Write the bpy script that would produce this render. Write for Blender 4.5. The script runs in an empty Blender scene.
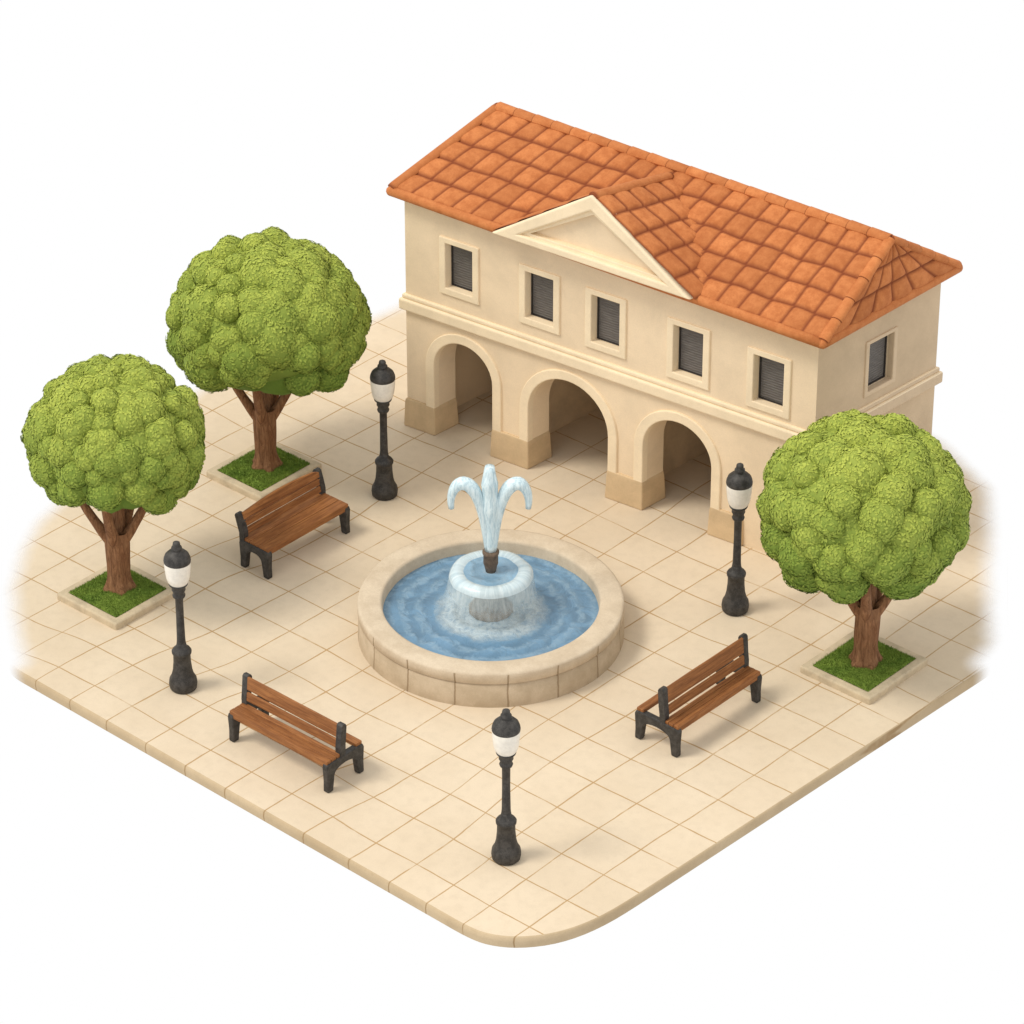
import bpy, bmesh, math, random
from mathutils import Vector, Matrix, noise
random.seed(7)
PI = math.pi
S = bpy.context.scene
COL = S.collection

# ------------------------------------------------------------------ materials
class NT:
    """tiny helper around a material's node tree"""
    def __init__(s, name):
        s.m = bpy.data.materials.new(name); s.m.use_nodes = True
        s.t = s.m.node_tree; s.t.nodes.clear()
        s.out = s.n('ShaderNodeOutputMaterial'); s.b = s.n('ShaderNodeBsdfPrincipled')
        s.l(s.b.outputs[0], s.out.inputs[0])
        s.b.inputs['Roughness'].default_value = .85
        s.b.inputs['Specular IOR Level'].default_value = .2
    def n(s, ty, **k):
        x = s.t.nodes.new(ty)
        for a, v in k.items(): setattr(x, a, v)
        return x
    def l(s, a, b): s.t.links.new(a, b)
    def coord(s, kind='Object', scale=(1, 1, 1)):
        c = s.n('ShaderNodeTexCoord'); mp = s.n('ShaderNodeMapping')
        mp.inputs['Scale'].default_value = scale
        s.l(c.outputs[kind], mp.inputs[0]); return mp.outputs[0]
    def noise(s, vec, scale, detail=4, rough=.6, dist=0):
        x = s.n('ShaderNodeTexNoise'); x.inputs['Scale'].default_value = scale
        x.inputs['Detail'].default_value = detail; x.inputs['Roughness'].default_value = rough
        x.inputs['Distortion'].default_value = dist
        if vec is not None: s.l(vec, x.inputs['Vector'])
        return x.outputs[0]
    def mth(s, op, a, b=None, c=None):
        x = s.n('ShaderNodeMath', operation=op)
        for i, v in enumerate((a, b, c)):
            if v is None: continue
            if hasattr(v, 'links'): s.l(v, x.inputs[i])
            else: x.inputs[i].default_value = v
        return x.outputs[0]
    def ramp(s, fac, lo, hi, a=0., b=1.):
        x = s.n('ShaderNodeMapRange'); x.interpolation_type = 'SMOOTHSTEP'
        x.inputs[1].default_value = lo; x.inputs[2].default_value = hi
        x.inputs[3].default_value = a; x.inputs[4].default_value = b
        s.l(fac, x.inputs[0]); return x.outputs[0]
    def mix(s, fac, a, b, blend='MIX'):
        x = s.n('ShaderNodeMix', data_type='RGBA', blend_type=blend)
        if hasattr(fac, 'links'): s.l(fac, x.inputs[0])
        else: x.inputs[0].default_value = fac
        for i, v in ((6, a), (7, b)):
            if hasattr(v, 'links'): s.l(v, x.inputs[i])
            else: x.inputs[i].default_value = (*v, 1)
        return x.outputs[2]
    def col(s, v):
        if hasattr(v, 'links'): s.l(v, s.b.inputs['Base Color'])
        else: s.b.inputs['Base Color'].default_value = (*v, 1)
    def bump(s, h, strength=.3, dist=.02):
        x = s.n('ShaderNodeBump'); x.inputs['Strength'].default_value = strength
        x.inputs['Distance'].default_value = dist
        s.l(h, x.inputs['Height']); s.l(x.outputs[0], s.b.inputs['Normal'])
    def attr(s, name):
        x = s.n('ShaderNodeAttribute'); x.attribute_name = name; return x
    def sep(s, v):
        x = s.n('ShaderNodeSeparateXYZ'); s.l(v, x.inputs[0]); return x.outputs

def mottled(name, base, amp=.16, scale=1.2, fine=40, bump=.25, rough=.9, tint=None, spec=.15):
    """matte mineral surface: broad stains, small mottling and a fine grain"""
    t = NT(name); c = t.coord()
    a = t.noise(c, scale, 5, .65, .3); b = t.noise(c, fine, 3, .7); d = t.noise(c, scale*7, 4, .6)
    dark = tuple(x*(1-amp*1.7) for x in base) if tint is None else tint
    lite = tuple(min(1, x*(1+amp*.6)) for x in base)
    cc = t.mix(t.ramp(a, .3, .7), dark, lite)
    cc = t.mix(t.ramp(d, .3, .75, 0, .45), cc, base)
    cc = t.mix(t.ramp(b, .3, .7, .0, .16), cc, tuple(x*.62 for x in base))
    t.col(cc); t.bump(t.mth('ADD', b, t.mth('MULTIPLY', d, .8)), bump, .01)
    t.b.inputs['Roughness'].default_value = rough
    t.b.inputs['Specular IOR Level'].default_value = spec
    return t.m

M = {}
M['plaster'] = mottled('plaster', (.85, .675, .465), .07, .7, 38)
M['plaster_shaded'] = mottled('plaster_shaded', (.60, .455, .30), .08, .7, 38)  # same plaster darkened: the end wall's shade is put into the colour
M['trim_shaded'] = mottled('trim_shaded', (.64, .49, .33), .08, .9, 38)  # trim copy darkened likewise, painted shade for the end wall
M['plaster_trim'] = mottled('plaster_trim', (.90, .735, .51), .06, 1.3, 38)
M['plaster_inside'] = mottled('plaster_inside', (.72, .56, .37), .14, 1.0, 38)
M['pier_stone'] = mottled('pier_stone', (.66, .485, .29), .10, 1.4, 34)
M['kerb_stone'] = mottled('kerb_stone', (.60, .49, .335), .16, 2.5, 36)
M['soil'] = mottled('soil', (.12, .055, .025), .3, 9, 60, .8)

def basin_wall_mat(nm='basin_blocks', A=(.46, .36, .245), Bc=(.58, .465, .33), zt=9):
    t = NT(nm); c = t.coord(); x, y, z = t.sep(c)
    a = t.noise(c, 2.2, 5, .65); b = t.noise(c, 34, 3)
    ang = t.mth('MULTIPLY', t.mth('ADD', t.mth('ARCTAN2', y, x), math.radians(41+360)), 16/(2*PI))
    ang = t.mth('ADD', ang, t.mth('MULTIPLY', t.mth('SUBTRACT', t.noise(c, 3), .5), .05))
    f = t.mth('FRACT', ang); d = t.mth('MINIMUM', f, t.mth('SUBTRACT', 1, f))
    g = t.mth('MULTIPLY', t.ramp(d, .008, .024, 1, 0), t.ramp(z, zt-.02, zt+.01, 1, 0))
    g = t.mth('MULTIPLY', g, t.ramp(t.mth('SQRT', t.mth('ADD', t.mth('MULTIPLY', x, x), t.mth('MULTIPLY', y, y))), 2.5, 2.55, 0, 1))
    cc = t.mix(t.ramp(a, .3, .7), A, Bc)
    blk = t.n('ShaderNodeTexWhiteNoise', noise_dimensions='1D'); t.l(t.mth('FLOOR', ang), blk.inputs['W'])
    cc = t.mix(t.mth('MULTIPLY', blk.outputs[0], .22 if zt > 5 else .05), cc, (.40, .29, .17))
    cc = t.mix(t.ramp(b, .3, .7, 0, .15), cc, (.30, .22, .13))
    cc = t.mix(t.mth('MULTIPLY', g, .7), cc, (.24, .16, .085))
    t.col(cc); t.bump(t.mth('SUBTRACT', t.mth('MULTIPLY', b, .3), g), .5, .02)
    return t.m
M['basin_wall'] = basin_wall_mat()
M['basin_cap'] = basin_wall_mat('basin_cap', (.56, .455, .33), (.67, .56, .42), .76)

def paving_mat(name, side=False):
    t = NT(name); at = t.attr('tile'); c = t.coord()
    u, v, fade = t.sep(at.outputs['Vector'])
    nx = t.n('ShaderNodeTexNoise'); nx.inputs['Scale'].default_value = .9; nx.inputs['Detail'].default_value = 3
    t.l(c, nx.inputs['Vector']); wx, wy, wz = t.sep(nx.outputs['Color'])
    u2 = t.mth('ADD', u, t.mth('MULTIPLY', t.mth('SUBTRACT', wx, .5), .06))
    v2 = t.mth('ADD', v, t.mth('MULTIPLY', t.mth('SUBTRACT', wy, .5), .06))
    def line(k, n):
        f = t.mth('FRACT', t.mth('ADD', k, 64.)); d = t.mth('MINIMUM', f, t.mth('SUBTRACT', 1, f))
        width = t.ramp(n, .35, .7, .014, .026)
        x = t.n('ShaderNodeMapRange'); x.interpolation_type = 'SMOOTHSTEP'
        t.l(d, x.inputs[0]); x.inputs[1].default_value = .006; t.l(width, x.inputs[2])
        x.inputs[3].default_value = 1; x.inputs[4].default_value = 0
        return x.outputs[0]
    n1 = t.noise(c, 1.3, 3); n2 = t.noise(c, 4.5, 4)
    worn = t.ramp(t.noise(c, .8, 4, .7), .30, .48, .35, 1)
    g = line(u2, n1) if side else t.mth('MAXIMUM', line(u2, n1), line(v2, n1))
    g = t.mth('MULTIPLY', g, worn)
    cv = t.n('ShaderNodeCombineXYZ'); t.l(t.mth('FLOOR', u2), cv.inputs[0]); t.l(t.mth('FLOOR', v2), cv.inputs[1])
    wn = t.n('ShaderNodeTexWhiteNoise', noise_dimensions='2D'); t.l(cv.outputs[0], wn.inputs['Vector'])
    big = t.noise(c, .35, 5, .6)
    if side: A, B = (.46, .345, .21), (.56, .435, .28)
    else: A, B = (.665, .545, .395), (.72, .60, .445)
    cc = t.mix(t.ramp(big, .35, .65), A, B)
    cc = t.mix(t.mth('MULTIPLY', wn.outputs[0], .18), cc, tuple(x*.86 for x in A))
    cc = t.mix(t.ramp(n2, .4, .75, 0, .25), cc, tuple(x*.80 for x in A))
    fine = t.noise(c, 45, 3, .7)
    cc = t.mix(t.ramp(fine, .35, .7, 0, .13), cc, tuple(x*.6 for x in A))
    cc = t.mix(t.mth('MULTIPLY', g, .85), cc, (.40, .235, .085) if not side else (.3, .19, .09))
    t.col(cc)
    t.bump(t.mth('SUBTRACT', t.mth('MULTIPLY', fine, .25), g), .35, .012)
    # the paving thins out to bare nothing where it runs off at the two ends
    tr = t.n('ShaderNodeBsdfTransparent'); ms = t.n('ShaderNodeMixShader')
    f = t.mth('ADD', fade, t.mth('MULTIPLY', t.mth('SUBTRACT', t.noise(c, 2.2, 6, .7), .5), .18))
    t.l(t.ramp(f, .05, .85), ms.inputs[0]); t.l(tr.outputs[0], ms.inputs[1]); t.l(t.b.outputs[0], ms.inputs[2])
    t.l(ms.outputs[0], t.out.inputs[0])
    t.b.inputs['Roughness'].default_value = .92
    return t.m
M['paving'] = paving_mat('paving'); M['paving_edge'] = paving_mat('paving_edge', True)

def roof_mat(name, base, lite):
    t = NT(name); c = t.coord(); at = t.attr('tile'); tint, groove, _ = t.sep(at.outputs['Vector'])
    a = t.noise(c, 5, 5, .7); b = t.noise(c, 26, 4, .75, .5)
    cc = t.mix(t.ramp(a, .3, .7), base, lite)
    cc = t.mix(t.mth('MULTIPLY', tint, .40), cc, tuple(x*.62 for x in base))
    cc = t.mix(t.ramp(b, .42, .75, 0, .25), cc, tuple(x*.6 for x in base))
    cc = t.mix(t.mth('MULTIPLY', groove, .86), cc, (.17, .035, .012))
    t.col(cc); t.bump(t.mth('ADD', a, t.mth('MULTIPLY', b, .6)), .35, .02)
    t.b.inputs['Roughness'].default_value = .8
    return t.m
M['roof'] = roof_mat('roof_tile', (.47, .148, .044), (.63, .228, .076))
M['ridge'] = roof_mat('roof_ridge', (.50, .16, .048), (.63, .232, .078))

def wood_mat(name, a, b):
    t = NT(name); c = t.coord(scale=(1.0, 16, 16)); oi = t.n('ShaderNodeObjectInfo')
    off = t.n('ShaderNodeVectorMath', operation='ADD'); t.l(c, off.inputs[0])
    cb = t.n('ShaderNodeCombineXYZ'); t.l(t.mth('MULTIPLY', oi.outputs['Random'], 37), cb.inputs[0]); t.l(cb.outputs[0], off.inputs[1])
    g = t.noise(off.outputs[0], 1.4, 6, .75, .6); g2 = t.noise(t.coord(), 2.2, 3)
    cc = t.mix(t.ramp(g, .32, .68), a, b)
    cc = t.mix(t.ramp(g2, .35, .7, 0, .35), cc, a)
    cc = t.mix(t.mth('MULTIPLY', oi.outputs['Random'], .30), cc, tuple(x*.9 for x in a))
    t.col(cc); t.bump(g, .4, .01); t.b.inputs['Roughness'].default_value = .6
    t.b.inputs['Specular IOR Level'].default_value = .3
    return t.m
M['wood'] = wood_mat('bench_wood', (.17, .058, .016), (.42, .175, .055))
M['bark'] = wood_mat('bark_base', (.1, .04, .02), (.3, .14, .06))
def bark_mat():
    t = NT('bark'); c = t.coord(scale=(9, 9, 1.6)); g = t.noise(c, 1.5, 6, .75, 1.0)
    g2 = t.noise(t.coord(), 2.5, 3)
    cc = t.mix(t.ramp(g, .3, .7), (.13, .055, .024), (.40, .205, .10))
    cc = t.mix(t.ramp(g2, .35, .7, 0, .4), cc, (.22, .085, .035))
    t.col(cc); t.bump(g, .9, .05); return t.m
M['bark'] = bark_mat()

def iron_mat():
    t = NT('cast_iron'); c = t.coord(); a = t.noise(c, 9, 5, .7); b = t.noise(c, 60, 3)
    cc = t.mix(t.ramp(a, .35, .7), (.022, .020, .018), (.062, .056, .050))
    cc = t.mix(t.ramp(b, .5, .75, 0, .4), cc, (.11, .10, .09))
    t.col(cc); t.bump(t.mth('ADD', a, b), .3, .008)
    t.b.inputs['Roughness'].default_value = .55; t.b.inputs['Specular IOR Level'].default_value = .35
    return t.m
M['iron'] = iron_mat()
def plain(name, c, rough=.6, spec=.3, n=None):
    t = NT(name)
    k = t.noise(t.coord(), n or 12, 4)
    t.col(t.mix(t.ramp(k, .3, .7), tuple(x*.88 for x in c), c))
    t.b.inputs['Roughness'].default_value = rough; t.b.inputs['Specular IOR Level'].default_value = spec
    return t.m
M['globe'] = plain('opal_glass', (.84, .78, .68), .25, .4)
M['stone_dark'] = mottled('worn_stone', (.34, .265, .19), .25, 4, 30, .5)
M['nozzle'] = mottled('bronze_nozzle', (.17, .12, .085), .3, 8, 40, .4, .5)

def pane_mat():
    t = NT('dark_louvred_pane'); c = t.coord(); x, y, z = t.sep(c)
    w = t.mth('SINE', t.mth('ADD', t.mth('MULTIPLY', z, 2*PI/.055), t.mth('MULTIPLY', t.noise(c, 3), 3)))
    a = t.noise(t.coord(scale=(3, 3, 22)), 2, 4, .7)
    cc = t.mix(t.ramp(a, .3, .7), (.115, .103, .094), (.185, .168, .152))
    cc = t.mix(t.ramp(w, -.2, 1, 0, .28), cc, (.07, .062, .056))
    t.col(cc); t.bump(w, .5, .01); t.b.inputs['Roughness'].default_value = .5
    return t.m
M['pane'] = pane_mat()
M['pane_rim'] = plain('pane_rim', (.035, .03, .027), .6)

def leaf_mat(name, amt=0.):
    t = NT(name); at = t.attr('leaf'); sh, ra, _ = t.sep(at.outputs['Vector']); c = t.coord()
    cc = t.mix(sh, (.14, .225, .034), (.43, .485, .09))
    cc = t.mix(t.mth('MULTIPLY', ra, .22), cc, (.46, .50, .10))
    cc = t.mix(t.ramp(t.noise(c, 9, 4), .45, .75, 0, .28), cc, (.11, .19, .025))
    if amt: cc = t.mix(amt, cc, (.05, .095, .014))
    t.col(cc); t.b.inputs['Roughness'].default_value = .75; t.b.inputs['Specular IOR Level'].default_value = .12
    t.bump(t.noise(c, 22, 4), .3, .02)
    return t.m
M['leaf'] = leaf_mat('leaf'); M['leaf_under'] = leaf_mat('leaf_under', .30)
def grass_mat():
    t = NT('grass'); c = t.coord(); a = t.noise(c, 3, 4); b = t.noise(c, 30, 3)
    cc = t.mix(t.ramp(a, .3, .7), (.12, .205, .028), (.22, .31, .05))
    cc = t.mix(t.ramp(b, .4, .7, 0, .4), cc, (.30, .40, .075)); t.col(cc); return t.m
M['grass'] = grass_mat()

def water_mat(name, rc, foam_r, base=(.135, .25, .37), ringy=True):
    t = NT(name); c = t.coord(); x, y, z = t.sep(c)
    r = t.mth('SQRT', t.mth('ADD', t.mth('MULTIPLY', x, x), t.mth('MULTIPLY', y, y)))
    sw = t.noise(c, 2.0, 4, .6, 1.2)
    rr = t.mth('ADD', r, t.mth('MULTIPLY', t.mth('SUBTRACT', sw, .5), .50))
    ring = t.mth('SINE', t.mth('MULTIPLY', rr, 2*PI/.34))
    n2 = t.noise(c, 7, 5, .7, .8)
    cc = t.mix(t.ramp(sw, .3, .7), tuple(q*.80 for q in base), tuple(q*1.18 for q in base))
    if ringy:
        k = t.mth('MULTIPLY', t.ramp(ring, -.6, 1, 0, .55), t.ramp(n2, .35, .65, .1, 1))
        cc = t.mix(k, cc, (.30, .43, .53))
    edge = t.mth('ADD', rr, t.mth('MULTIPLY', t.mth('SUBTRACT', n2, .5), .22))
    foam = t.ramp(edge, foam_r-.10, foam_r+.16, 1, 0)
    foam = t.mth('MULTIPLY', foam, t.ramp(n2, .30, .62, .25, .75))
    cc = t.mix(foam, cc, (.66, .75, .77))
    t.col(cc)
    t.b.inputs['Roughness'].default_value = .35; t.b.inputs['Specular IOR Level'].default_value = .35
    t.bump(t.mth('ADD', t.mth('MULTIPLY', ring, .4), t.mth('ADD', sw, n2)), .5, .03)
    return t.m
M['water'] = water_mat('pool_water', 0, 1.02)
M['water_top'] = water_mat('bowl_water', 0, .05, (.22, .37, .50))

def spray_mat(name, alpha_lo, alpha_hi, z0, z1, streak=True, c0=(.55, .70, .76), c1=(.74, .84, .86), amp=.9):
    t = NT(name); c = t.coord(); x, y, z = t.sep(c)
    ang = t.mth('ARCTAN2', y, x)
    cv = t.n('ShaderNodeCombineXYZ'); t.l(t.mth('MULTIPLY', ang, 5), cv.inputs[0]); t.l(t.mth('MULTIPLY', z, 1.3), cv.inputs[1])
    s1 = t.noise(cv.outputs[0] if streak else t.coord(scale=(14, 14, 2)), 1.6, 5, .7, .4)
    n2 = t.noise(c, 5, 5, .7)
    t.col(t.mix(t.ramp(s1, .3, .7), c0, c1))
    a = t.ramp(t.mth('ADD', z, t.mth('MULTIPLY', t.mth('SUBTRACT', n2, .5), .4)), z0, z1, alpha_lo, alpha_hi)
    a = t.mth('ADD', a, t.mth('MULTIPLY', t.mth('SUBTRACT', s1, .5), amp))
    a = t.mth('MINIMUM', t.mth('MAXIMUM', a, .06), .98)
    tr = t.n('ShaderNodeBsdfTransparent'); ms = t.n('ShaderNodeMixShader')
    t.l(a, ms.inputs[0]); t.l(tr.outputs[0], ms.inputs[1]); t.l(t.b.outputs[0], ms.inputs[2]); t.l(ms.outputs[0], t.out.inputs[0])
    t.b.inputs['Roughness'].default_value = .2; t.b.inputs['Specular IOR Level'].default_value = .5
    t.bump(s1, .25, .02); return t.m
M['curtain'] = spray_mat('falling_water', .08, .44, .62, 1.3, amp=.6)
M['lip'] = spray_mat('spilling_water', .66, .74, .5, 1.4, amp=.5, c0=(.60, .74, .79))
M['jet'] = spray_mat('jet_water', .97, .92, 2.0, 3.9, False, (.50, .68, .76), (.76, .87, .89))

# ------------------------------------------------------------------ mesh helpers
def link(name, me, mats, parent=None, loc=None, smooth=False, bevel=0, seg=2, mods=()):
    o = bpy.data.objects.new(name, me); COL.objects.link(o)
    for m in (mats if isinstance(mats, (list, tuple)) else [mats]): me.materials.append(m)
    if parent is not None: o.parent = parent
    if loc is not None: o.location = loc
    if smooth:
        for p in me.polygons: p.use_smooth = True
    if bevel:
        b = o.modifiers.new('bevel', 'BEVEL'); b.width = bevel; b.segments = seg; b.limit_method = 'ANGLE'
        b.angle_limit = math.radians(35); b.harden_normals = False
    return o
def shade_side_faces(bm):
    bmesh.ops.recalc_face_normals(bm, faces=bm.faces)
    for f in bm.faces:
        if f.normal.x > .8: f.material_index = 1  # faces on the end side take the shade-darkened copy
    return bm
def fin(bm, name, mats, parent=None, **k):
    me = bpy.data.meshes.new(name); bmesh.ops.recalc_face_normals(bm, faces=bm.faces) if k.pop('recalc', True) else None
    bm.to_mesh(me); bm.free(); return link(name, me, mats, parent, **k)
def hexa(bm, P):
    """P: 8 points, bottom ring then top ring"""
    v = [bm.verts.new(p) for p in P]
    for f in ((3, 2, 1, 0), (4, 5, 6, 7), (0, 1, 5, 4), (1, 2, 6, 5), (2, 3, 7, 6), (3, 0, 4, 7)): bm.faces.new([v[i] for i in f])
def box(bm, x0, x1, y0, y1, z0, z1, F=lambda p: p, taper=(0, 0)):
    tx, ty = taper
    hexa(bm, [F(Vector(p)) for p in ((x0, y0, z0), (x1, y0, z0), (x1, y1, z0), (x0, y1, z0),
              (x0+tx, y0+ty, z1), (x1-tx, y0+ty, z1), (x1-tx, y1-ty, z1), (x0+tx, y1-ty, z1))])
def prism(bm, pts, off):
    """closed outline pts extruded by the vector off"""
    a = [bm.verts.new(p) for p in pts]; b = [bm.verts.new(Vector(p)+off) for p in pts]; n = len(a)
    f1 = bm.faces.new(a); f2 = bm.faces.new(b[::-1])
    for i in range(n): bm.faces.new((a[i], a[(i+1) % n], b[(i+1) % n], b[i]))
    bmesh.ops.triangulate(bm, faces=[f1, f2])
def lathe(prof, seg=32, wob=0, c=(0, 0)):
    bm = bmesh.new(); rings = []
    for r, z in prof:
        if r < 1e-4: rings.append([bm.verts.new((c[0], c[1], z))]*seg); continue
        rings.append([bm.verts.new((c[0]+r*(1+wob*noise.noise(Vector((math.cos(i/seg*2*PI)*2, math.sin(i/seg*2*PI)*2, z*3))))*math.cos(i/seg*2*PI),
                      c[1]+r*(1+wob*noise.noise(Vector((math.cos(i/seg*2*PI)*2, math.sin(i/seg*2*PI)*2, z*3+9))))*math.sin(i/seg*2*PI), z)) for i in range(seg)])
    for a, b in zip(rings, rings[1:]):
        for i in range(seg):
            j = (i+1) % seg; q = []
            for v in (a[i], a[j], b[j], b[i]):
                if v not in q: q.append(v)
            if len(q) > 2: bm.faces.new(q)
    return bm
def tube(bm, pts, rad, seg=12, cap=True, wob=0):
    pts = [Vector(p) for p in pts]; rings = []
    ref = Vector((0.31, .2, .93)).normalized(); prev = None
    for i, p in enumerate(pts):
        d = (pts[min(i+1, len(pts)-1)]-pts[max(i-1, 0)]).normalized()
        if prev is None: s = d.cross(ref if abs(d.dot(ref)) < .98 else Vector((1, 0, 0))).normalized()
        else: s = (prev-d*prev.dot(d)).normalized()
        prev = s; t = d.cross(s)
        ring = []
        for k in range(seg):
            a = k/seg*2*PI; o = s*math.cos(a)+t*math.sin(a)
            r = rad[i]*(1+wob*noise.noise(p*2.3+o*1.7))
            ring.append(bm.verts.new(p+o*r))
        rings.append(ring)
    for a, b in zip(rings, rings[1:]):
        for k in range(seg): bm.faces.new((a[k], a[(k+1) % seg], b[(k+1) % seg], b[k]))
    if cap:
        bm.faces.new(rings[0][::-1]); bm.faces.new(rings[-1])
def root(name, loc, label, cat, group=None, rz=0):
    o = bpy.data.objects.new(name, None); COL.objects.link(o); o.location = loc; o.rotation_euler = (0, 0, rz)
    o.empty_display_size = .3
    o['label'] = label; o['category'] = cat
    if group: o['group'] = group
    return o
def copy_tree(o, parent=None):
    c = o.copy(); COL.objects.link(c)
    if parent is not None: c.parent = parent
    for ch in list(o.children): copy_tree(ch, c)
    return c

# ------------------------------------------------------------------ paving slab
# where the hand-laid joints cross: (column, row, x, y)
JOINTS = [(0,0,-0.11,-0.03),(1,0,0.84,-0.02),(0,1,-0.15,0.93),(1,1,0.83,0.96),(1,2,0.83,2.00),(0,2,-0.11,1.99),(0,3,-0.12,3.01),(-1,2,-1.13,1.96),(-1,1,-1.12,0.96),(-1,3,-1.13,2.99),(-2,2,-2.13,1.99),(-2,3,-2.18,2.96),(-1,4,-1.09,4.01),(0,4,-0.05,4.08),(1,4,0.91,4.07),(0,-1,-0.08,-1.06),(1,-1,0.81,-1.03),(-1,-1,-0.93,-0.98),(-2,0,-1.84,-0.01),(-2,-1,-1.83,-1.00),(-3,0,-2.83,0.02),(-3,1,-2.84,0.97),(-4,1,-3.77,0.93),(-4,2,-3.71,1.92),(-5,2,-4.74,1.90),(-5,3,-4.72,2.88),(1,5,0.93,5.13),(0,5,-0.04,5.16),(1,6,0.94,6.18),(0,6,-0.03,6.21),(0,7,-0.02,7.19),(-3,6,-3.06,5.96),(-3,7,-3.03,7.01),(-3,8,-2.98,8.02),(-4,8,-4.01,7.99),(-1,8,-0.99,8.23),(-1,9,-0.95,9.23),(-2,9,-1.91,9.20),(-4,9,-3.99,9.06),(-5,9,-5.07,9.07),(-5,10,-4.97,10.09),(-6,10,-6.10,10.05),(-7,10,-7.07,10.09),(-4,10,-3.99,10.08),(-6,11,-6.10,11.01),(-6,12,-6.27,12.03),(-3,10,-2.94,10.23),(-6,3,-5.74,2.82),(-7,3,-6.83,2.80),(-8,3,-7.79,2.91),(-9,3,-8.79,2.93),(-10,3,-9.83,2.90),(-11,3,-11.19,2.88),(-10,4,-9.80,3.89),(-9,4,-8.78,3.87),(-10,5,-9.71,4.88),(-10,6,-9.69,5.91),(-10,7,-9.66,6.89),(-12,8,-11.82,7.90),(-13,8,-13.01,7.91),(-13,9,-12.94,8.79),(-14,9,-13.86,8.73),(-13,10,-12.90,9.79),(-9,2,-8.81,1.87),(-10,2,-9.90,1.87),(-8,2,-7.84,1.88),(-10,1,-10.13,0.93),(-10,0,-10.25,0.09),(-10,-1,-10.29,-0.89),(-9,-1,-9.27,-0.89),(-8,-1,-8.18,-0.94),(-7,-1,-7.12,-0.93),(-6,-1,-6.05,-0.94),(-5,-1,-5.01,-0.93),(-8,0,-8.15,0.03),(1,7,0.95,7.23)]
def tile_uv(x, y):
    u = .0552+1.0106*x-.0032*y; v = -.0357-.0152*x+.9919*y
    su = sv = 0; sw = .05
    for a, b, jx, jy in JOINTS:
        d2 = (x-jx)**2+(y-jy)**2
        if d2 > 9: continue
        w = math.exp(-d2/.9)
        su += w*(a-(.0552+1.0106*jx-.0032*jy)); sv += w*(b-(-.0357-.0152*jx+.9919*jy)); sw += w
    return u+su/sw, v+sv/sw
CRISP = [(-11.4, -1.5), (-10.26, -1.5), (-7.13, -1.55), (-4, -1.62), (-1.83, -1.67), (-.7, -1.71), (.0, -1.73), (.45, -1.66), (.92, -1.36), (1.34, -.80), (1.58, -.03),
         (1.66, .98), (1.70, 3), (1.74, 5.14), (1.79, 6.15), (1.83, 7.4), (1.88, 8.7), (1.98, 10.4)]
FADE = [(2.05, 11.0), (1.9, 11.7), (1.2, 12.6), (.3, 13.8), (-.5, 15.0), (-1.6, 16.4), (-3.6, 17.3), (-6, 17.4), (-10, 16.4), (-14, 15.2), (-16.2, 14.2), (-16.4, 12.6), (-16.6, 10.6), (-17.0, 8.2), (-16.6, 6.2), (-16.0, 4.6), (-15.9, 3.2),
        (-15.6, 2.2), (-15.0, 1.2), (-14.2, .2), (-13.4, -.5), (-12.6, -1.1), (-12.1, -1.42), (-11.8, -1.5)]
def chaikin(P, n=2):
    for _ in range(n):
        Q = []
        for i in range(len(P)):
            a, b = Vector(P[i]), Vector(P[(i+1) % len(P)]); Q += [tuple(a*.75+b*.25), tuple(a*.25+b*.75)]
        P = Q
    return P
def hull(P):
    P = sorted(set(P))
    def half(Q):
        h = []
        for p in Q:
            while len(h) > 1 and (h[-1][0]-h[-2][0])*(p[1]-h[-2][1])-(h[-1][1]-h[-2][1])*(p[0]-h[-2][0]) <= 1e-6: h.pop()
            h.append(p)
        return h
    a, b = half(P), half(P[::-1]); return a[:-1]+b[:-1]
OUT = hull(chaikin(CRISP+FADE))
def seg_dist(p, a, b):
    a = Vector(a); b = Vector(b); p = Vector(p); ab = b-a
    t = max(0, min(1, (p-a).dot(ab)/ab.length_squared)); return (p-(a+ab*t)).length
FSEG = FADE[:-1]
def fade_at(x, y):
    d = min(seg_dist((x, y), a, b) for a, b in zip(FSEG, FSEG[1:]))
    return min(1, d/.75)
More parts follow.
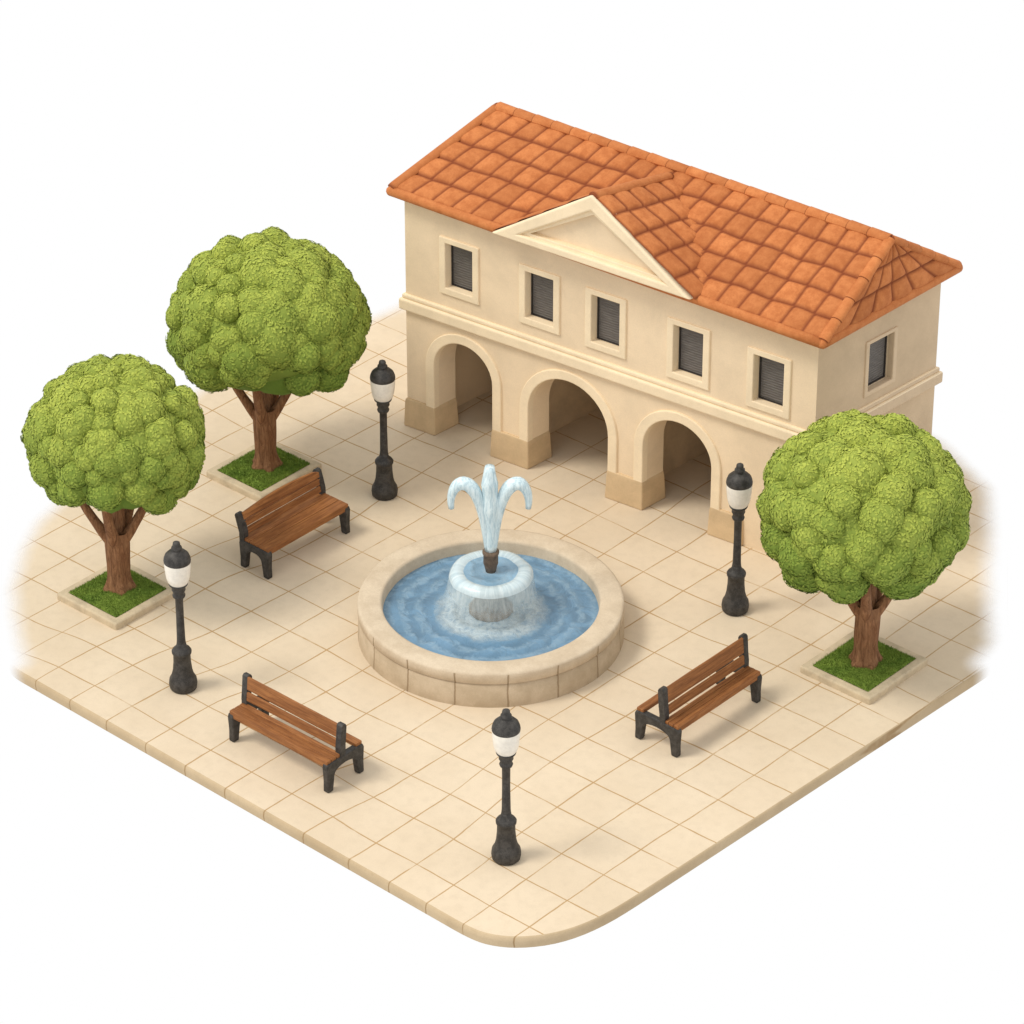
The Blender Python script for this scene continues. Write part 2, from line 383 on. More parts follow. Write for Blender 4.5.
def make_slab():
    bm = bmesh.new(); st = .25
    x0, x1, y0, y1 = -17.5, 2.5, -2, 17.75
    nx = int((x1-x0)/st); ny = int((y1-y0)/st)
    V = [[bm.verts.new((x0+i*st, y0+j*st, 0)) for j in range(ny+1)] for i in range(nx+1)]
    for i in range(nx):
        for j in range(ny): bm.faces.new((V[i][j], V[i+1][j], V[i+1][j+1], V[i][j+1]))
    # cut along the (convex) outline
    n = len(OUT)
    for k in range(n):
        a = Vector((*OUT[k], 0)); b = Vector((*OUT[(k+1) % n], 0)); d = b-a
        no = Vector((d.y, -d.x, 0)).normalized()
        bmesh.ops.bisect_plane(bm, geom=bm.verts[:]+bm.edges[:]+bm.faces[:], plane_co=a, plane_no=no, clear_outer=True, dist=1e-5)
    bmesh.ops.recalc_face_normals(bm, faces=bm.faces)
    if sum(f.normal.z for f in bm.faces) < 0: bmesh.ops.reverse_faces(bm, faces=bm.faces)
    be = [e for e in bm.edges if e.is_boundary]
    for e in be:   # the side of the slab, with a small rounded lip
        m = (e.verts[0].co+e.verts[1].co)/2
        e.tag = True
    ring = {}
    def drop(v, dz, out):
        key = (v.index, dz)
        if key not in ring:
            c = Vector((-6.5, 7)); 
            nrm = vn[v.index]
            ring[key] = bm.verts.new((v.co.x+nrm.x*out, v.co.y+nrm.y*out, dz))
        return ring[key]
    bm.verts.index_update(); vn = {}
    for e in be:
        a, b = e.verts; f = e.link_faces[0]; fc = f.calc_center_median()
        d = (b.co-a.co).normalized(); nn = Vector((d.y, -d.x, 0))
        if nn.dot(fc-a.co) > 0: nn = -nn
        for v in (a, b): vn[v.index] = (vn.get(v.index, Vector((0, 0, 0)))+nn)
    for k in vn: vn[k].normalize()
    prof = [(-.02, .03), (-.10, .045), (-.23, .03)]
    for e in be:
        a, b = e.verts; pa, pb = a, b
        for dz, ou in prof:
            qa, qb = drop(a, dz, ou), drop(b, dz, ou)
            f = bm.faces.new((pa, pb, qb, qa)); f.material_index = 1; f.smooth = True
            pa, pb = qa, qb
    bmesh.ops.recalc_face_normals(bm, faces=bm.faces)
    me = bpy.data.meshes.new('paving'); bm.to_mesh(me); bm.free()
    at = me.attributes.new('tile', 'FLOAT_VECTOR', 'POINT')
    for i, v in enumerate(me.vertices):
        u, w = tile_uv(v.co.x, v.co.y); at.data[i].vector = (u, w, fade_at(v.co.x, v.co.y))
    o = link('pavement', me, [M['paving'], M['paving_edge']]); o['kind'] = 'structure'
    return o
make_slab()

# ------------------------------------------------------------------ building
BO = Vector((-12.40, 10.16, 0)); BF = Vector((.99296, .11848, 0)); BW = Vector((.06266, .99803, 0))
LEN, DEP, HW = 9.82, 3.62, 5.42
def B(s, t, z): return BF*s+BW*t+Vector((0, 0, z))
def Bp(p): return B(p[0], p[1], p[2])
bld = root('arcade_building', BO, 'cream plaster two-storey building with orange tiled roof, front pediment and three arches', 'building')
ARCH = [(.72, 2.20, 2.40), (3.08, 5.05, 2.41), (5.88, 7.52, 2.34)]
WALLT = .58; ZC = 2.78
def arch_pts(a, b, top, n=22, ex=0):
    c = (a+b)/2; r = (b-a)/2+ex; sp = top-(b-a)/2
    return [(c-r*math.cos(i/n*PI), sp+r*math.sin(i/n*PI)) for i in range(n+1)]
WIN = [(1.03, 1.71, 3.60, 4.64), (3.00, 3.69, 3.54, 4.61), (4.60, 5.28, 3.50, 4.58), (6.54, 7.24, 3.44, 4.52), (8.40, 9.10, 3.40, 4.46)]
def grid_wall(bm, xs, zs, holes, P, depth):
    """flat wall at t=0 with rectangular holes whose reveals go `depth` inwards; P(x, t, z)"""
    vs = {}
    def v(x, z, t=0):
        k = (round(x, 4), round(z, 4), round(t, 4))
        if k not in vs: vs[k] = bm.verts.new(P(x, t, z))
        return vs[k]
    for a, b in zip(xs, xs[1:]):
        for c, d in zip(zs, zs[1:]):
            mx, mz = (a+b)/2, (c+d)/2
            if any(h[0] < mx < h[1] and h[2] < mz < h[3] for h in holes): continue
            bm.faces.new((v(a, c), v(b, c), v(b, d), v(a, d)))
    for a, b, c, d in holes:
        XS = [x for x in xs if a-1e-6 <= x <= b+1e-6]; ZS = [z for z in zs if c-1e-6 <= z <= d+1e-6]
        for x in (a, b):
            for z0, z1 in zip(ZS, ZS[1:]): bm.faces.new((v(x, z0), v(x, z1), v(x, z1, depth), v(x, z0, depth)))
        for z in (c, d):
            for x0, x1 in zip(XS, XS[1:]): bm.faces.new((v(x0, z), v(x1, z), v(x1, z, depth), v(x0, z, depth)))
def make_walls():
    bm = bmesh.new()
    # lower storey, front: outline running through the arches
    pts = [(0, 0)]
    for a, b, top in ARCH:
        pts.append((a, 0)); pts += arch_pts(a, b, top); pts.append((b, 0))
    pts += [(LEN, 0), (LEN, ZC), (0, ZC)]
    tops = [(0, 0)]
    for a, b, top in ARCH: tops += [(a, 0)]+arch_pts(a, b, top)+[(b, 0)]
    tops.append((LEN, 0))
    for (s0, h0), (s1, h1) in zip(tops, tops[1:]):
        if abs(s1-s0) > 1e-5:
            for t, fl in ((0, 0), (WALLT, 1)): bm.faces.new([bm.verts.new(B(*p)) for p in ((s0, t, h0), (s1, t, h1), (s1, t, ZC), (s0, t, ZC))])
        if h0 or h1: bm.faces.new([bm.verts.new(B(*p)) for p in ((s0, 0, h0), (s1, 0, h1), (s1, WALLT, h1), (s0, WALLT, h0))])
    for s in (0, LEN): bm.faces.new([bm.verts.new(B(*p)) for p in ((s, 0, 0), (s, WALLT, 0), (s, WALLT, ZC), (s, 0, ZC))])
    # lower storey, sides and back (thin shells)
    box(bm, .0, .22, WALLT, DEP, 0, ZC, Bp); box(bm, LEN-.22, LEN, WALLT, DEP, 0, ZC, Bp)
    # upper storey
    xs = sorted({0, LEN, *[w[0] for w in WIN], *[w[1] for w in WIN]}); zs = sorted({ZC, HW, *[w[2] for w in WIN], *[w[3] for w in WIN]})
    grid_wall(bm, xs, zs, WIN, B, .19)
    SW = [(1.50, 2.24, 3.44, 4.52)]
    grid_wall(bm, [0, 1.50, 2.24, DEP], [ZC, 3.44, 4.52, HW], SW, lambda x, t, z: B(LEN-t, x, z), .19)
    bm.faces.new([bm.verts.new(B(*p)) for p in ((0, 0, ZC), (0, DEP, ZC), (0, DEP, HW), (0, 0, HW))])
    bm.faces.new([bm.verts.new(B(*p)) for p in ((0, DEP, 0), (LEN, DEP, 0), (LEN, DEP, HW), (0, DEP, HW))])
    bmesh.ops.recalc_face_normals(bm, faces=bm.faces)
    for f in bm.faces:
        f.normal_update()
        loc = f.calc_center_median()
        if abs(f.normal.x) > .8 and min((loc-B(LEN, 0, loc.z)).dot(Vector((1, 0, 0))), 0) > -.35: f.material_index = 1  # end wall gets the plaster with shade in its colour
    fin(bm, 'wall', [M['plaster'], M['plaster_shaded']], bld, recalc=False)
    bm = bmesh.new()
    box(bm, .222, LEN-.222, WALLT+.002, DEP-.002, ZC-.1, ZC-.002, Bp)
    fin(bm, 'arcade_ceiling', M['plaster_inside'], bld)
    bm = bmesh.new()
    for s in (2.21, 5.06, 7.9): box(bm, s, s+.2, WALLT-.001, 3.1, 0, ZC-.101, Bp)
    box(bm, .222, LEN-.222, 3.1, 3.3, 0, ZC-.102, Bp)
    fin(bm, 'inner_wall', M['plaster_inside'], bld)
make_walls()
for a, b, top in ARCH:     # raised flat band round each arch
    bm = bmesh.new(); ins = arch_pts(a, b, top); outs = arch_pts(a, b, top, ex=.21)
    zb = .62
    ins = arch_pts(a, b, top, ex=-.006)
    ins = [(ins[0][0], zb)]+ins+[(ins[-1][0], zb)]; outs = [(outs[0][0], zb)]+outs+[(outs[-1][0], zb)]
    pr = .05
    def q(p, t): return bm.verts.new(B(p[0], t, p[1]))
    I0 = [q(p, .10) for p in ins]; I1 = [q(p, -pr) for p in ins]; O1 = [q(p, -pr) for p in outs]; O0 = [q(p, .01) for p in outs]
    n = len(ins)
    for R0, R1 in ((I0, I1), (I1, O1), (O1, O0)):
        for i in range(n-1): bm.faces.new((R0[i], R0[i+1], R1[i+1], R1[i]))
    # stand the reveal 3 mm proud of the wall
    for v_, p in zip(I0, ins): pass
    fin(bm, 'arch_surround', M['plaster_trim'], bld, bevel=.02)
def pier(a, b, depth=WALLT, left=True):
    bm = bmesh.new(); e = .04; f = .022
    z1 = .58
    hexa(bm, [B(a-e, -.08, 0), B(b+e, -.08, 0), B(b+e, depth+.06, 0), B(a-e, depth+.06, 0),
              B(a-f, -.06, z1), B(b+f, -.06, z1), B(b+f, depth+.03, z1), B(a-f, depth+.03, z1)])
    hexa(bm, [B(a-f, -.06, z1), B(b+f, -.06, z1), B(b+f, depth+.03, z1), B(a-f, depth+.03, z1),
              B(a-.006, -.055, .66), B(b+.006, -.055, .66), B(b+.006, depth+.012, .66), B(a-.006, depth+.012, .66)])
    bmesh.ops.remove_doubles(bm, verts=bm.verts, dist=.0005)
    return fin(bm, 'pier_base', M['pier_stone'], bld, bevel=.025)
for a, b in ((0, .72), (2.20, 3.08), (5.05, 5.88), (7.52, 8.25)): pier(a, b)
# string course with two steps, all round
def course(z0, z1, out, name='string_course', bev=.03):
    bm = bmesh.new(); o = out
    r = [(-o, -o), (LEN+o, -o), (LEN+o, DEP+o), (-o, DEP+o)]; i = [(.02, .02), (LEN-.02, .02), (LEN-.02, DEP-.02), (.02, DEP-.02)]
    for k in range(4):
        j = (k+1) % 4
        vs = [(r[k], z0), (r[j], z0), (i[j], z0), (i[k], z0)]
    R0 = [bm.verts.new(B(*p, z0)) for p in r]; R1 = [bm.verts.new(B(*p, z1)) for p in r]
    I0 = [bm.verts.new(B(*p, z0)) for p in i]; I1 = [bm.verts.new(B(*p, z1)) for p in i]
    for k in range(4):
        j = (k+1) % 4
        for A in ((R0[k], R0[j], R1[j], R1[k]), (R1[k], R1[j], I1[j], I1[k]), (I0[k], I0[j], R0[j], R0[k])): bm.faces.new(A)
    return bm, bev
bm, bv = course(2.78, 3.04, .11); fin(shade_side_faces(bm), 'string_course', [M['plaster_trim'], M['trim_shaded']], bld, bevel=.045, seg=3)
bm, bv = course(3.041, 3.14, .06); fin(shade_side_faces(bm), 'upper_moulding', [M['plaster_trim'], M['trim_shaded']], bld, bevel=.03)
def window(P, a, b, c, d, tm='plaster_trim'):
    bm = bmesh.new(); w = .15 if tm == 'plaster_trim' else .10; pr = .045 if tm == 'plaster_trim' else .03
    o = [(a-w, c-w), (b+w, c-w), (b+w, d+w*.8), (a-w, d+w*.8)]; i = [(a-.004, c-.004), (b+.004, c-.004), (b+.004, d+.004), (a-.004, d+.004)]
    i = [(a+.004, c+.004), (b-.004, c+.004), (b-.004, d-.004), (a+.004, d-.004)]
    L = [[bm.verts.new(P(x, t, z)) for x, z in ring] for ring, t in ((o, .01), (o, -pr), (i, -pr), (i, .10))]
    for r0, r1 in zip(L, L[1:]):
        for k in range(4): bm.faces.new((r0[k], r0[(k+1) % 4], r1[(k+1) % 4], r1[k]))
    fr = fin(bm, 'window', M[tm], bld, bevel=.018)
    bm = bmesh.new(); g = .012
    bm.faces.new([bm.verts.new(P(x, .165, z)) for x, z in ((a+.03, c+.03), (b-.03, c+.03), (b-.03, d-.03), (a+.03, d-.03))])
    fin(bm, 'pane', M['pane'], fr)
    bm = bmesh.new(); e = .032
    o = [(a, c), (b, c), (b, d), (a, d)]; i = [(a+e, c+e), (b-e, c+e), (b-e, d-e), (a+e, d-e)]
    L = [[bm.verts.new(P(x, t, z)) for x, z in ring] for ring, t in ((o, .14), (i, .14), (i, .17))]
    for r0, r1 in zip(L, L[1:]):
        for k in range(4): bm.faces.new((r0[k], r0[(k+1) % 4], r1[(k+1) % 4], r1[k]))
    fin(bm, 'sash', M['pane_rim'], fr)
for a, b, c, d in WIN: window(B, a, b, c, d)
window(lambda x, t, z: B(LEN-t, x, z), 1.50, 2.24, 3.44, 4.52, 'trim_shaded')

# roof: pillowed clay tiles over bilinear slopes
EL, ER = B(-.15, -.20, 5.56), B(10.14, -.32, 5.40)
EBL, EBR = B(-.20, 3.79, 5.52), B(10.04, 3.80, 5.43)
RL, RR = B(.33, 2.29, 6.67), B(9.86, 1.93, 6.67)
def tiled(name, A, Bq, C, D, cols, rows, parent, mat='roof', h=.068, sub=8, seed=0, tri=False, fan=0):
    """A,B eave ends, C,D ridge ends (D above A)"""
    rnd = random.Random(seed); nrm = (Bq-A).cross(D-A).normalized()
    if nrm.z < 0: nrm = -nrm
    bm = bmesh.new(); la = bm.verts.layers.float_vector.new('tile')
    jit = [[rnd.uniform(-.05, .05) for _ in range(rows+1)] for _ in range(cols+1)]
    for r in range(rows):
        for c in range(cols):
            tint = rnd.random(); lift = rnd.uniform(-.008, .012)
            row = []
            for i in range(sub+1):
                rr = []
                for j in range(sub+1):
                    fu, fv = i/sub, j/sub
                    ju = (1-fv)*jit[c if fu < .5 else c+1][r]+fv*jit[c if fu < .5 else c+1][r+1]
                    edge_u = ju*(abs(fu-.5)*2)**2
                    if (c == 0 and fu < .5) or (c == cols-1 and fu >= .5): edge_u = 0
                    u = (c+fu+edge_u)/cols; v = (r+fv)/rows
                    if 0 < r+fv < rows: v += .018*noise.noise(Vector((u*cols*.7, r+round(fv), seed)))
                    p = (A*(1-u)+Bq*u)*(1-v)+(D*(1-u)+C*u)*v
                    a = 1-abs(2*fu-1)**2.6; b = 1-abs(2*fv-1)**5
                    hh = h*(a*.85*b+.12)+h*.55*(1-fv)*b+lift*a*b
                    g = max(0, 1-min(fu, 1-fu)*sub*1.0, 1-min(fv, 1-fv)*sub*1.0)
                    x = bm.verts.new(p+nrm*hh); x[la] = (tint, g, 0); rr.append(x)
                row.append(rr)
            for i in range(sub):
                for j in range(sub): bm.faces.new((row[i][j], row[i+1][j], row[i+1][j+1], row[i][j+1]))
    bmesh.ops.remove_doubles(bm, verts=bm.verts, dist=.0008)
    o = fin(bm, name, M[mat], parent, smooth=True)
    return o
roof = tiled('roof', EL, ER, RR, RL, 21, 5, bld, seed=3)
tiled('end_slope', ER, EBR, RR+(RR-EBR)*0+B(0, .02, 0), RR-B(0, .02, 0), 6, 3, roof, seed=5)
# back and left slopes, plain tiles too
tiled('back_slope', EBR, EBL, RL, RR, 21, 5, roof, seed=8)
tiled('end_slope', EBL, EL, RL-B(0, .02, 0), RL+B(0, .02, 0), 6, 4, roof, seed=9)
def caps(name, P0, P1, n, rad, parent, flat=.75, over=.12, seed=0):
    """a row of overlapping half-round cap tiles from P0 to P1"""
    rnd = random.Random(seed); bm = bmesh.new(); la = bm.verts.layers.float_vector.new('tile')
    d = (P1-P0); L = d.length/n; d.normalize()
    up = Vector((0, 0, 1)); s = d.cross(up).normalized(); up = s.cross(d).normalized()
    for k in range(n):
        tint = rnd.random(); r1 = rad*(1.06+rnd.uniform(-.03, .03)); r0 = rad*.95; rings = []
        js = [0, .03, .3, .7, .97, 1]
        for f in js:
            rr = r1*(1-f)+r0*f; c = P0+d*(L*(k+f))
            if f in (0, 1): rr *= .90
            ring = []
            for a in range(13):
                an = a/12*2*PI
                v = bm.verts.new(c+s*math.cos(an)*rr+up*math.sin(an)*rr*flat); v[la] = (tint, .95 if f in (0, 1) else 0, 0); ring.append(v)
            rings.append(ring)
        for x, y in zip(rings, rings[1:]):
            for a in range(12): bm.faces.new((x[a], x[a+1], y[a+1], y[a]))
        for rg in (rings[0], rings[-1]): bm.faces.new(rg[:12])
    return fin(bm, name, M['ridge'], parent, smooth=True)
up = Vector((0, 0, 1))
caps('ridge_tiles', RL+up*.02, RR+up*.02, 20, .13, roof, seed=1)
caps('hip_tiles', EL+up*.03, RL+up*.03, 1, .115, roof, seed=2)
caps('hip_tiles', ER+up*.03, RR+up*.03, 5, .115, roof, seed=3)
caps('hip_tiles', EBR+up*.03, RR+up*.03, 5, .115, roof, seed=4)
caps('hip_tiles', EBL+up*.03, RL+up*.03, 5, .115, roof, seed=4)
# rounded eave moulding and soffit
def eave():
    bm = bmesh.new(); la = bm.verts.layers.float_vector.new('tile')
    cs = [EL, ER, EBR, EBL]
    for a, b in ((EL, ER), (ER, EBR), (EBR, EBL), (EBL, EL)):
        d = (b-a).normalized(); tube(bm, [a+(b-a)*(i/10)-up*.03 for i in range(11)], [.105]*11, 12)
    for c in cs: bmesh.ops.create_icosphere(bm, subdivisions=2, radius=.108, matrix=Matrix.Translation(c-up*.03))
    for v in bm.verts: v[la] = (.45, 0, 0)
    fin(bm, 'eave_moulding', M['ridge'], roof, smooth=True)
    bm = bmesh.new(); z = -.07
    c = [Vector(p) for p in cs]
    bm.faces.new([bm.verts.new(p+up*z) for p in c])
    fin(bm, 'soffit', M['plaster'], roof)
eave()
# front pediment and its small cross roof
AP, PL, PR = B(4.95, -.36, 6.92), B(2.78, -.36, 5.60), B(7.14, -.36, 5.58)
AB = B(4.88, 1.85, 6.56)
def pediment():
    pf = bmesh.new(); off = B(0, .30, 0)
    D = B(0, -.14, 0)
    # tympanum
    prism(pf, [PL+B(0, .06, .02), PR+B(0, .06, .02), AP+B(0, .06, -.04)], B(0, .3, 0))
    ty = fin(pf, 'pediment', M['plaster'], bld)
    bm = bmesh.new()
    o = [PL+B(-.24, 0, -.10), PR+B(.14, 0, -.12), AP+B(0, 0, .15)]
    wv = .22
    i = [PL+B(.46, 0, .07), PR+B(-.46, 0, .07), AP+B(0, 0, -.20)]
    F0 = [bm.verts.new(p+D) for p in o]; F1 = [bm.verts.new(p+D) for p in i]
    G0 = [bm.verts.new(p+B(0, .02, 0)) for p in o]; G1 = [bm.verts.new(p+B(0, .08, 0)) for p in i]
    for k in range(3):
        j = (k+1) % 3
        bm.faces.new((F0[k], F0[j], F1[j], F1[k])); bm.faces.new((G0[k], G0[j], F0[j], F0[k])); bm.faces.new((F1[k], F1[j], G1[j], G1[k]))
    fin(bm, 'cornice', M['plaster_trim'], ty, bevel=.05, seg=3)
    bm = bmesh.new()   # inner step of the moulding
    o = [PL+B(.40, .0, .055), PR+B(-.40, .0, .055), AP+B(0, .0, -.17)]
    i = [PL+B(.66, .0, .13), PR+B(-.66, .0, .13), AP+B(0, .0, -.31)]
    F0 = [bm.verts.new(p+B(0, -.06, 0)) for p in o]; F1 = [bm.verts.new(p+B(0, -.06, 0)) for p in i]; G1 = [bm.verts.new(p+B(0, .07, 0)) for p in i]
    for k in range(3):
        j = (k+1) % 3
        bm.faces.new((F0[k], F0[j], F1[j], F1[k])); bm.faces.new((F1[k], F1[j], G1[j], G1[k]))
    fin(bm, 'inner_moulding', M['plaster_trim'], ty, bevel=.012)
pediment()
lift = up*.045
tiled('gable_roof', PR+B(.20, -.10, -.13)+lift, PR+B(.16, 2.3, -.13)+lift, AB+up*.03, AP+B(0, -.10, .10)+lift, 5, 5, roof, seed=12, h=.05)
tiled('gable_roof', PL+B(-.16, 2.3, -.13)+lift, PL+B(-.22, -.10, -.13)+lift, AP+B(0, -.10, .10)+lift, AB+up*.03, 4, 4, roof, seed=13, h=.05)
caps('ridge_tiles', AP+B(0, -.08, .11), AB+up*.06, 1, .11, roof, seed=6)

# ------------------------------------------------------------------ fountain
FC = Vector((-5.86, 5.46, 0))
ft = root('fountain', FC, 'round stone fountain with blue pool and three white water jets in the square centre', 'fountain')
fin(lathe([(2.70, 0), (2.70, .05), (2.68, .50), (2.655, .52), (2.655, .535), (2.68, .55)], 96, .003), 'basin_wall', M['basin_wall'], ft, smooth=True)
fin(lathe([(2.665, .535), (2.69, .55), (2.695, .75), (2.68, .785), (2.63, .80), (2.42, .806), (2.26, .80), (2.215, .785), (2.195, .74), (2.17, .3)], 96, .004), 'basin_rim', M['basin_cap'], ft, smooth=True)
bm = bmesh.new(); R = 28
rings = [[bm.verts.new((0, 0, .52))]]
for k in range(1, R+1):
    r = 2.20*k/R; rings.append([])
    for i in range(72):
        a = i/72*2*PI; x, y = r*math.cos(a), r*math.sin(a)
        z = .52+.012*math.sin(r*18+2*noise.noise(Vector((x, y, 0))*1.5))*max(.25, 1-r/2.2)+.02*noise.noise(Vector((x*3, y*3, 4)))
        rings[-1].append(bm.verts.new((x, y, z)))
for i in range(72): bm.faces.new((rings[0][0], rings[1][i], rings[1][(i+1) % 72]))
for a, b in zip(rings[1:], rings[2:]):
    for i in range(72): bm.faces.new((a[i], b[i], b[(i+1) % 72], a[(i+1) % 72]))
fin(bm, 'pool_water', M['water'], ft, smooth=True)
ped = fin(lathe([(0, .5), (.42, .5), (.46, .54), (.46, .62), (.38, .68), (.27, .70), (.24, .76), (.23, 1.0), (.25, 1.30), (.33, 1.40), (.55, 1.44), (.60, 1.46), (0, 1.47)], 12, .03), 'pedestal', M['stone_dark'], ft, bevel=.01)
fin(lathe([(0, 1.475), (.58, 1.475), (.60, 1.49)], 48), 'bowl_water', M['water_top'], ft, smooth=True)
fin(lathe([(.54, 1.47), (.60, 1.495), (.67, 1.51), (.74, 1.502), (.80, 1.47), (.835, 1.42), (.85, 1.36)], 96, .05), 'spilling_lip', M['lip'], ft, smooth=True)
fin(lathe([(.845, 1.37), (.86, 1.28), (.89, 1.1), (.93, .9), (.98, .72), (1.06, .58), (1.15, .535)], 72, .045), 'water_curtain', M['curtain'], ft, smooth=True)
fin(lathe([(0, 1.45), (.10, 1.45), (.135, 1.62), (.15, 1.66), (.15, 1.88), (.17, 1.90), (.17, 1.95), (.12, 1.96), (0, 1.94)], 16, .02), 'nozzle', M['nozzle'], ft, smooth=True)
RV = Vector((.7483, .6634, 0))   # the two side arms of the jet open across the square
def bez(P, n):
    out = []
    for i in range(n+1):
        t = i/n; q = [Vector(p) for p in P]
        while len(q) > 1: q = [a*(1-t)+b*t for a, b in zip(q, q[1:])]
        out.append(q[0])
    return out
def jet(name, pts, rad, wob=.12, flat=None):
    bm = bmesh.new(); tube(bm, pts, rad, 16, True, wob)
    return fin(bm, name, M['jet'], ft, smooth=True)
cz = [(RV*(.02*math.sin(z*3)))+Vector((0, 0, z)) for z in [1.93+i*.10 for i in range(21)]]
jet('water_jet', cz, [.085+.085*min(1, i/11)+.012*math.sin(i*.8) if i < 17 else .17-.018*(i-16) for i in range(21)], .05)
for sd in (-1, 1):
    k = 1.0 if sd < 0 else .96
    a = bez([RV*sd*.05+Vector((0, 0, 1.95)), RV*sd*.14+Vector((0, 0, 2.9)), RV*sd*.20+Vector((0, 0, 3.55)), RV*sd*.52*k+Vector((0, 0, 3.86)), RV*sd*.86*k+Vector((0, 0, 3.52)), RV*sd*.78*k+Vector((0, 0, 2.96))], 26)
    jet('water_jet', a, [.07+.07*min(1, i/12) if i < 18 else .14-.009*(i-17) for i in range(27)], .04)

ft.scale = (.955, .955, .955)
# ------------------------------------------------------------------ benches
def bench(loc, rz, L, D, post, label, bent=False, hi=0):
    """x along the bench, front towards -y"""
    rt = root('park_bench', loc, label, 'bench', 'wooden park benches round the fountain', rz)
    zs = .60; hy = D/2
    for sx in (-1, 1):
        bm = bmesh.new(); x0 = sx*L/2-(.13 if sx > 0 else 0)
        inn = [(-hy+.12, 0), (-hy+.135, .10), (-hy+.15, .20), (-hy+.16, .28)]; ri = hy-.17; n = 10
        inn += [(-ri*math.cos(i/n*PI), .33+.13*math.sin(i/n*PI)) for i in range(0, n+1)]
        inn += [(-y, z) for y, z in inn[3::-1]]
        outp = [(-hy-.02, 0), (-hy-.02, .10), (-hy-.015, .22), (-hy-.02, .34), (-hy-.03, .47), (-hy-.035, .56), (-hy-.01, zs+.02), (-hy*.6, zs+.03), (-hy*.3, zs+.03), (0, zs+.03)]
        outp = outp[:9]+[(0, zs+.03)]+[(-y, z) for y, z in outp[:9][::-1]]
        assert len(outp) == len(inn), (len(outp), len(inn))
        a0 = [bm.verts.new((x0, y, z)) for y, z in outp]; a1 = [bm.verts.new((x0+.13, y, z)) for y, z in outp]
        b0 = [bm.verts.new((x0, y, z)) for y, z in inn]; b1 = [bm.verts.new((x0+.13, y, z)) for y, z in inn]
        for k in range(len(inn)-1):
            for q in ((a0[k], a0[k+1], b0[k+1], b0[k]), (a1[k], b1[k], b1[k+1], a1[k+1]), (a0[k], a1[k], a1[k+1], a0[k+1]), (b0[k], b0[k+1], b1[k+1], b1[k])): bm.faces.new(q)
        bm.faces.new((a0[0], b0[0], b1[0], a1[0])); bm.faces.new((a0[-1], a1[-1], b1[-1], b0[-1]))
        fin(bm, 'side_frame', M['iron'], rt, bevel=.022)
        bm = bmesh.new(); lean = .11 if bent else .05; zt = 1.20 if bent else 1.30+hi
        y0 = post; pw = .065
        bx0 = sx*L/2-(.14 if sx > 0 else -.01); bx1 = bx0+.13
        prof = [(y0-pw, zs-.06), (y0-pw, .8), (y0-pw+lean*.5, 1.0), (y0-pw+lean, zt-.03), (y0-pw*.4+lean, zt), (y0+pw*.6+lean, zt-.01), (y0+pw+lean, zt-.06), (y0+pw+lean*.5, .95), (y0+pw, .78), (y0+pw, zs-.06)]
        prism(bm, [(bx0, y, z) for y, z in prof], Vector((.13, 0, 0)))
        fin(bm, 'back_post', M['iron'], rt, bevel=.025)
    xa = L/2-.03
    if bent: boards = [(-hy-.01+i*(D+.02)/3, (D+.02)/3) for i in range(3)]
    else:
        fw = (post-.02+hy+.01)/3
        boards = [(-hy-.01+i*fw, fw) for i in range(3)]+[(hy+.01-.17, .17)]
    for i, (ya, sw) in enumerate(boards):
        bm = bmesh.new()
        box(bm, -xa, xa, ya+.004, ya+sw-.004, zs+.004-(.07 if i == 0 else 0), zs+.085)
        bmesh.ops.subdivide_edges(bm, edges=[e for e in bm.edges if abs((e.verts[0].co-e.verts[1].co).x) > .5], cuts=9, use_grid_fill=True)
        for v in bm.verts: v.co.z += .006*noise.noise(Vector((v.co.x*1.2, i*3.1, L)))
        fin(bm, 'seat_slat', M['wood'], rt, bevel=.012)
    rows = ([(.775, .185), (1.01, .27)] if not hi else [(.765, .19), (1.01, .33)]) if not bent else [(.745, .13), (.90, .13), (1.05, .15)]
    xb = L/2-.13 if not bent else L/2-.10
    for k, (z0, hh) in enumerate(rows):
        bm = bmesh.new(); lean = .11 if bent else .05
        def yl(z): return post-.035+lean*max(0, (z-.75)/.5)
        N = 14; ring = []
        for i in range(N+1):
            x = -xb+2*xb*i/N; top = z0+hh
            if bent and k == 2: top += .07*math.sin(i/N*PI)
            if bent and k == 2 and i == N: top -= .04
            q = [(yl(z0)-.03, z0), (yl(z0)+.015, z0), (yl(top)+.015, top), (yl(top)-.03, top)]
            ring.append([bm.verts.new((x, y, z+.006*noise.noise(Vector((x*1.3, k*5, L*2))))) for y, z in q])
        for a, b in zip(ring, ring[1:]):
            for j in range(4): bm.faces.new((a[j], a[(j+1) % 4], b[(j+1) % 4], b[j]))
        bm.faces.new(ring[0]); bm.faces.new(ring[-1][::-1])
        fin(bm, 'backrest_slat', M['wood'], rt, bevel=.014)
    return rt
bench((-5.80, -.02, 0), 0, 2.56, .92, -.06, 'brown slatted bench with black iron frame along the front left edge of the paving')
bench((-.98, 5.84, 0), PI/2, 2.50, .98, -.13, 'brown slatted bench with black iron frame right of the fountain, facing the front right edge', False, .06)
bench((-10.77, 5.10, 0), PI/2, 2.36, .74, .33, 'brown bench with arched three-slat backrest in front of the rear left tree', True)

